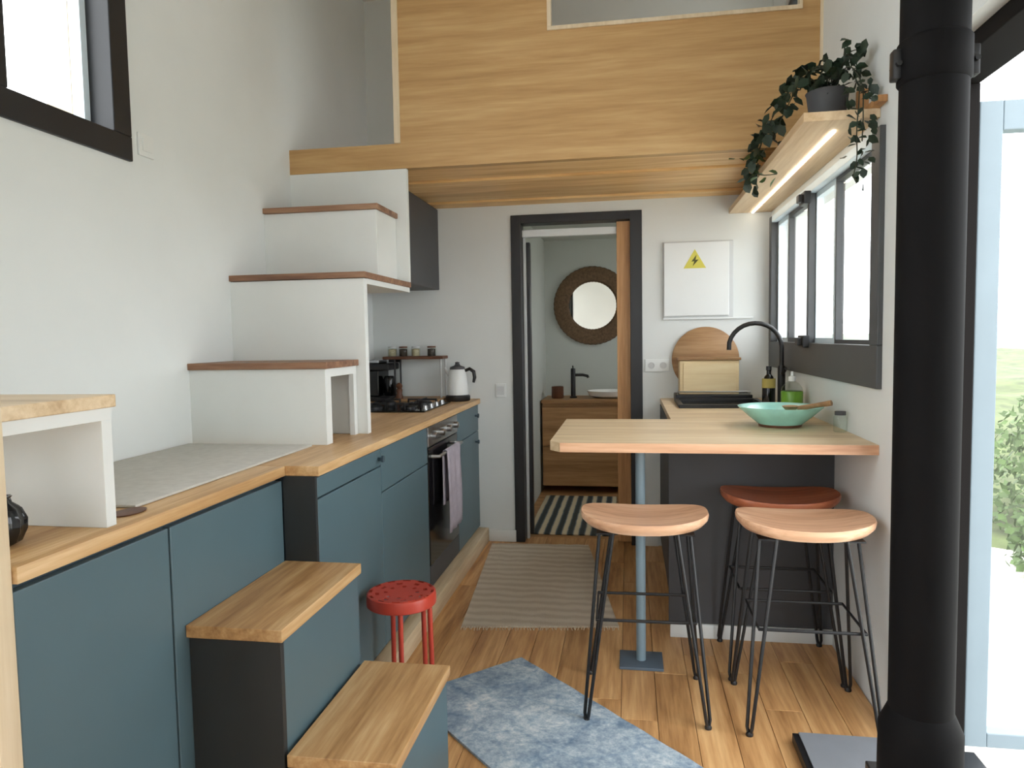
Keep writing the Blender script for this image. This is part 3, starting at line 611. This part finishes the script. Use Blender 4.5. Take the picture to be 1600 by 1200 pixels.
vine([top_, (.62, 2.74, 2.18), (.565, 2.86, 2.13), (.545, 3.05, 2.07), (.54, 3.25, 2.0), (.545, 3.42, 1.93)], 52, .05, .03)
vine([top_, (.63, 2.80, 2.19), (.575, 3.0, 2.14), (.555, 3.25, 2.06), (.55, 3.4, 1.99)], 40, .05, .03)
vine([top_, (.66, 2.62, 2.17), (.60, 2.66, 2.15), (.57, 2.82, 2.08), (.56, 3.0, 2.03)], 34, .048, .03)
vine([top_, (.73, 2.62, 2.19), (.755, 2.57, 2.13), (.735, 2.50, 2.02), (.725, 2.485, 1.92), (.725, 2.48, 1.83), (.715, 2.48, 1.77)], 56, .032, .036)
vine([top_, (.72, 2.58, 2.15), (.75, 2.53, 2.08), (.745, 2.49, 1.98), (.74, 2.48, 1.88)], 40, .034, .036)
vine([top_, (.72, 2.70, 2.20), (.75, 2.64, 2.22), (.765, 2.58, 2.2)], 28, .04, .032)
vine([top_, (.69, 2.68, 2.19), (.65, 2.70, 2.19)], 28, .042, .036)
vine([(.55, 3.25, 2.05), (.53, 3.4, 2.09), (.515, 3.5, 2.13)], 9, .055, .014, lme2)
vine([(.545, 3.3, 1.98), (.56, 3.2, 1.94), (.6, 3.1, 1.92)], 7, .045, .014, lme2)
# ------------------------------------------------------------------ bar stools
def stool(label, x, y, rz, mat):
    t = thing('bar_stool', label, 'stool', (x, y, 0), 'wooden bar stools')
    nx, ny = 28, 14; g = G(); top = []; vs = []; fs = []
    A, Bd = .213, .152
    rings = 9; n = 44
    def pt(rho, a):
        e = 2.6; cx = math.copysign(abs(math.cos(a))**(2/e), math.cos(a)); sy = math.copysign(abs(math.sin(a))**(2/e), math.sin(a)); return rho*A*cx, rho*Bd*sy
    def ztop(u, v): return .655 + .020*(u/A)**2 - .012*max(0, 1-(u/A)**2-(v/Bd)**2)
    vs.append((0, 0, ztop(0, 0)))
    for i_ in range(1, rings+1):
        for k in range(n): u, v = pt(i_/rings, 2*math.pi*k/n); vs.append((u, v, ztop(u, v)))
    for (rho, dz) in ((1.012, -.008), (1.0, -.022), (.93, -.036), (.6, -.042)):
        for k in range(n): u, v = pt(rho, 2*math.pi*k/n); vs.append((u, v, .655+.020*(u/A)**2*(1 if rho > .9 else .3)+dz))
    R_ = rings+4
    for k in range(n): fs.append((0, 1+k, 1+(k+1) % n))
    for i_ in range(R_-1):
        for k in range(n): fs.append((1+i_*n+k, 1+(i_+1)*n+k, 1+(i_+1)*n+(k+1) % n, 1+i_*n+(k+1) % n))
    fs.append(tuple(1+(R_-1)*n+k for k in range(n)))
    off = Vector((x, y, 0)); rm = Matrix.Rotation(rz, 3, 'Z')
    g.raw([rm @ Vector(p)+off for p in vs], fs, True); part('seat', g, mat, t)
    def w_(p): return rm @ Vector(p)+off
    for sx in (-1, 1):
        for sy in (-1, 1):
            foot = Vector((sx*.195, sy*.17, .007)); a0 = Vector((sx*.150, sy*.068, .618)); b0 = Vector((sx*.105, sy*.112, .618))
            d1_ = (a0-foot); d2_ = (b0-foot); side = (a0-b0).normalized()*.009
            L = part('leg', G().tube([w_(a0), w_(foot+side+Vector((0, 0, .02))), w_(foot+side*.5+Vector((0, 0, .004))), w_(foot-side*.5+Vector((0, 0, .004))), w_(foot-side+Vector((0, 0, .02))), w_(b0)], .0058, 8), 'black', t)
            part('foot_cap', G().lathe([(.011, 0.0005), (.012, .006), (.008, .014), (0, .015)], w_((foot.x, foot.y, 0)), 12), 'black', L)
            part('mount_plate', shifted(rm, off, sx, sy), 'black', t)
    q = .30; f = lambda s1, s2: w_((s1*.161, s2*.128, .33))
    part('footrest', G().tube([f(-1, -1), f(1, -1), f(1, 1), f(-1, 1)], .0055, 8, closed=True), 'black', t)
    return t
def shifted(rm, off, sx, sy):
    g = G(); g.box(sx*.125-.035, sx*.125+.035, sy*.085-.03, sy*.085+.03, .614, .619)
    for v in g.bm.verts: v.co = rm @ v.co + off
    return g
stool('oak bar stool standing alone at the open left end of the bar', .047, 2.462, .02, 'seat')
stool('front oak bar stool of the pair by the right wall', .565, 2.443, .0, 'seat')
stool('reddish bar stool tucked behind the front one near the charcoal panel', .56, 2.813, .0, 'seatr')
# ------------------------------------------------------------------ red perforated stool
rx, ry, rh = -.785, 2.33, .40
rs = thing('red_stool', 'small round red metal stool with a perforated seat beside the steps', 'stool', (rx, ry, 0))
g = G(); n = 48; radii = [0, .02, .034, .048, .062, .076, .09, .102, .113]
hole = lambda i_, k: (i_ in (2, 4) and (k//2) % 3 == (0 if i_ == 2 else 1)) or (i_ == 6 and (k//2) % 2 == 0)
vs = [(rx, ry, rh-.006)]; fs = []
for r in radii[1:]:
    for k in range(n): a = 2*math.pi*k/n; vs.append((rx+r*math.cos(a), ry+r*math.sin(a), rh-.006*(1-(r/.113)**2)))
for k in range(n): fs.append((0, 1+k, 1+(k+1) % n))
for i_ in range(len(radii)-2):
    for k in range(n):
        if not hole(i_, k): fs.append((1+i_*n+k, 1+(i_+1)*n+k, 1+(i_+1)*n+(k+1) % n, 1+i_*n+(k+1) % n))
g.raw(vs, fs); st = part('seat', g, 'red', rs); md = st.modifiers.new('thickness', 'SOLIDIFY'); md.thickness = .003
part('rim', G().lathe([(.113, rh), (.118, rh-.003), (.120, rh-.012), (.120, rh-.04), (.117, rh-.043), (.116, rh-.04), (.116, rh-.01), (.113, rh-.003)], (rx, ry, 0), 48, cap=False), 'red', rs)
for a in (-1.30, -.15, 1.1, 2.2):
    cx, cy = math.cos(a), math.sin(a)
    part('leg', G().tube([(rx+.104*cx, ry+.104*cy, rh-.006), (rx+.106*cx, ry+.106*cy, rh-.05), (rx+.112*cx, ry+.112*cy, .0005)], .009, 10), 'red', rs)
# ------------------------------------------------------------------ rugs
def rug(name, label, corners, z, mat, fringe=False):
    g = G(); A_, B_, C_, D_ = [Vector((*p, 0)) for p in corners]; nu, nv = 24, 16; vs = []; fs = []
    for j in range(nv+1):
        for i_ in range(nu+1):
            p = A_.lerp(B_, i_/nu).lerp(D_.lerp(C_, i_/nu), j/nv); vs.append((p.x, p.y, z+.0012*math.sin(i_*1.7+j)*math.sin(j*.9)))
    for j in range(nv):
        for i_ in range(nu): fs.append((j*(nu+1)+i_, j*(nu+1)+i_+1, (j+1)*(nu+1)+i_+1, (j+1)*(nu+1)+i_))
    m = len(vs); edge = [i_ for i_ in range(nu+1)]+[j*(nu+1)+nu for j in range(1, nv+1)]+[nv*(nu+1)+i_ for i_ in range(nu-1, -1, -1)]+[j*(nu+1) for j in range(nv-1, 0, -1)]
    for e in edge: vs.append((vs[e][0], vs[e][1], .0005))
    for k in range(len(edge)): k2 = (k+1) % len(edge); fs.append((edge[k], edge[k2], m+k2, m+k))
    fs.append(tuple(m+k for k in range(len(edge)))); g.raw(vs, fs)
    t = thing(name, label, 'rug', (A_.x, A_.y, 0)); part('pile', g, mat, t)
    if fringe:
        f_ = G(); rnd = random.Random(3)
        d = (B_-A_).normalized(); nrm = Vector((d.y, -d.x, 0)); L = (B_-A_).length; k = 0
        while k < L:
            p = A_+d*k; q_ = p+nrm*rnd.uniform(.02, .035)+d*rnd.uniform(-.006, .006); f_.tube([(p.x, p.y, .005), (q_.x, q_.y, .003)], .0022, 5); k += .012
        part('fringe', f_, 'fringe', t, 'pale cotton fringe', kind='stuff')
    return t
u1 = Vector((.70, -.714)); c0 = Vector((-.427, 2.715)); v1 = Vector((-.714, -.70))
rug('blue_rug', 'worn blue-grey patterned rug lying diagonally by the lowest step', [tuple(c0+v1*.50), tuple(c0+v1*.50+u1*1.15), tuple(c0+u1*1.15), tuple(c0)], .009, 'rug')
rug('runner_rug', 'beige-grey woven runner on the floor between kitchen and bar', [(-.735, 2.985), (-.05, 3.07), (-.25, 4.28), (-.84, 4.25)], .008, 'runner', True)
# ------------------------------------------------------------------ stove, flue and hearth
FX, FY = .5585, 1.46
hs_ = thing('hearth_slab', 'dark steel hearth slab on the floor beneath the flue', 'hearth', (.65, 1.6, 0))
part('base', G().box(.494, XR-.004, .95, 2.254, .0005, .030, .002), 'black', hs_)
part('top_plate', G().box(.512, XR-.004, .95, 2.252, .0305, .035, .001), 'hearth', hs_)
fp = thing('stove_flue', 'thick black stove pipe rising in front of the terrace door', 'flue pipe', (FX, FY, .30))
part('pipe', G().lathe([(.0575, .52), (.0575, CEIL-.001)], (FX, FY, 0), 40), 'flue', fp)
part('hood', G().lathe([(.0575, .535), (.074, .497), (.075, .42), (.075, .335)], (FX, FY, 0), 40), 'flue', fp)
part('collar', G().lathe([(.058, 1.725), (.062, 1.73), (.062, 1.80), (.058, 1.805)], (FX, FY, 0), 40), 'flue', fp)
for s_ in (-1, 1): part('clamp', G().box(FX+s_*.066-.008, FX+s_*.066+.008, FY-.012, FY+.012, 1.735, 1.79, .003).tube([(FX+s_*.066, FY-.02, 1.762), (FX+s_*.066, FY+.02, 1.762)], .005, 8), 'black', fp)
sv = thing('wood_stove', 'low black wood stove at the foot of the flue', 'stove', (FX+.07, FY-.05, .0355))
part('body', G().box(.512, .785, 1.20, 1.60, .0355, .315, .006), 'black', sv)
part('top_plate', G().box(.505, .79, 1.19, 1.61, .316, .334, .003), 'black', sv)
part('door', G().box(.540, .757, 1.188, 1.20, .08, .28, .004), 'blackgloss', sv)
# ------------------------------------------------------------------ outdoors
struct('ground', G().box(-14, 60, -20, 70, -.5, -.35), 'gravel')
g = G(); nx, ny = 40, 30; vs = []; fs = []
for j in range(ny+1):
    for i_ in range(nx+1):
        X = 1.6+i_*.9; Y = 5.2+j*1.3; h = -.40+.55*min(1, j/6)+.18*math.sin(X*.9+j)*math.cos(Y*.6)*min(1, j/2); vs.append((X, Y, h))
for j in range(ny):
    for i_ in range(nx): fs.append((j*(nx+1)+i_, j*(nx+1)+i_+1, (j+1)*(nx+1)+i_+1, (j+1)*(nx+1)+i_))
g.raw(vs, fs, True); struct('grass_bank', g, 'grass')
g = G(); vs = []; fs = []
for i_ in range(61):
    a = -1.2+2.6*i_/60; d = 160; x_, y_ = d*math.sin(a), d*math.cos(a); h = 3+4*math.sin(i_*.31)+2*math.sin(i_*.83+1)
    vs += [(x_, y_, -2), (x_*1.05, y_*1.05, max(1, h)), (x_*1.2, y_*1.2, -2)]
for i_ in range(60):
    for k in range(2): fs.append((i_*3+k, i_*3+k+1, (i_+1)*3+k+1, (i_+1)*3+k))
g.raw(vs, fs, True); struct('far_hills', g, 'hill')
def bush(label, x, y, r, h, n, seed):
    rnd = random.Random(seed); t = thing('bush', label, 'bush', (x, y, -.35), 'bushes outside the terrace door'); g = G(); vs = []; fs = []
    for _ in range(n):
        a = rnd.uniform(0, 6.283); zz = rnd.random(); rr = r*math.sqrt(max(0, 1-(zz-.25)**2*1.3))*rnd.uniform(.55, 1)
        p = Vector((x+rr*math.cos(a), y+rr*math.sin(a), -.33+zz*h)); d = Vector([rnd.gauss(0, 1) for _ in range(3)]).normalized(); e = d.orthogonal().normalized(); s_ = rnd.uniform(.03, .06); b = len(vs)
        vs += [p-e*s_*.5, p+d*s_, p+e*s_*.5, p-d*s_*.6]; fs.append((b, b+1, b+2, b+3))
    g.raw(vs, fs); part('foliage', g, 'bush', t)
    for k in range(4):
        a = k*1.6+seed; part('branch', G().tube([(x, y, -.35), (x+.3*r*math.cos(a), y+.3*r*math.sin(a), -.35+.5*h), (x+.6*r*math.cos(a), y+.6*r*math.sin(a), -.35+.85*h)], [.02, .012, .005], 6), 'stem', t)
bush('low green bush nearest the open terrace door', 2.95, 5.0, .5, .5, 1500, 1)
bush('taller bush just behind the nearest one outside the door', 3.6, 6.2, .8, 1.1, 2500, 2)
bush('broad far bush on the grass bank outside the door', 5.4, 8.4, 1.1, 1.3, 2500, 3)
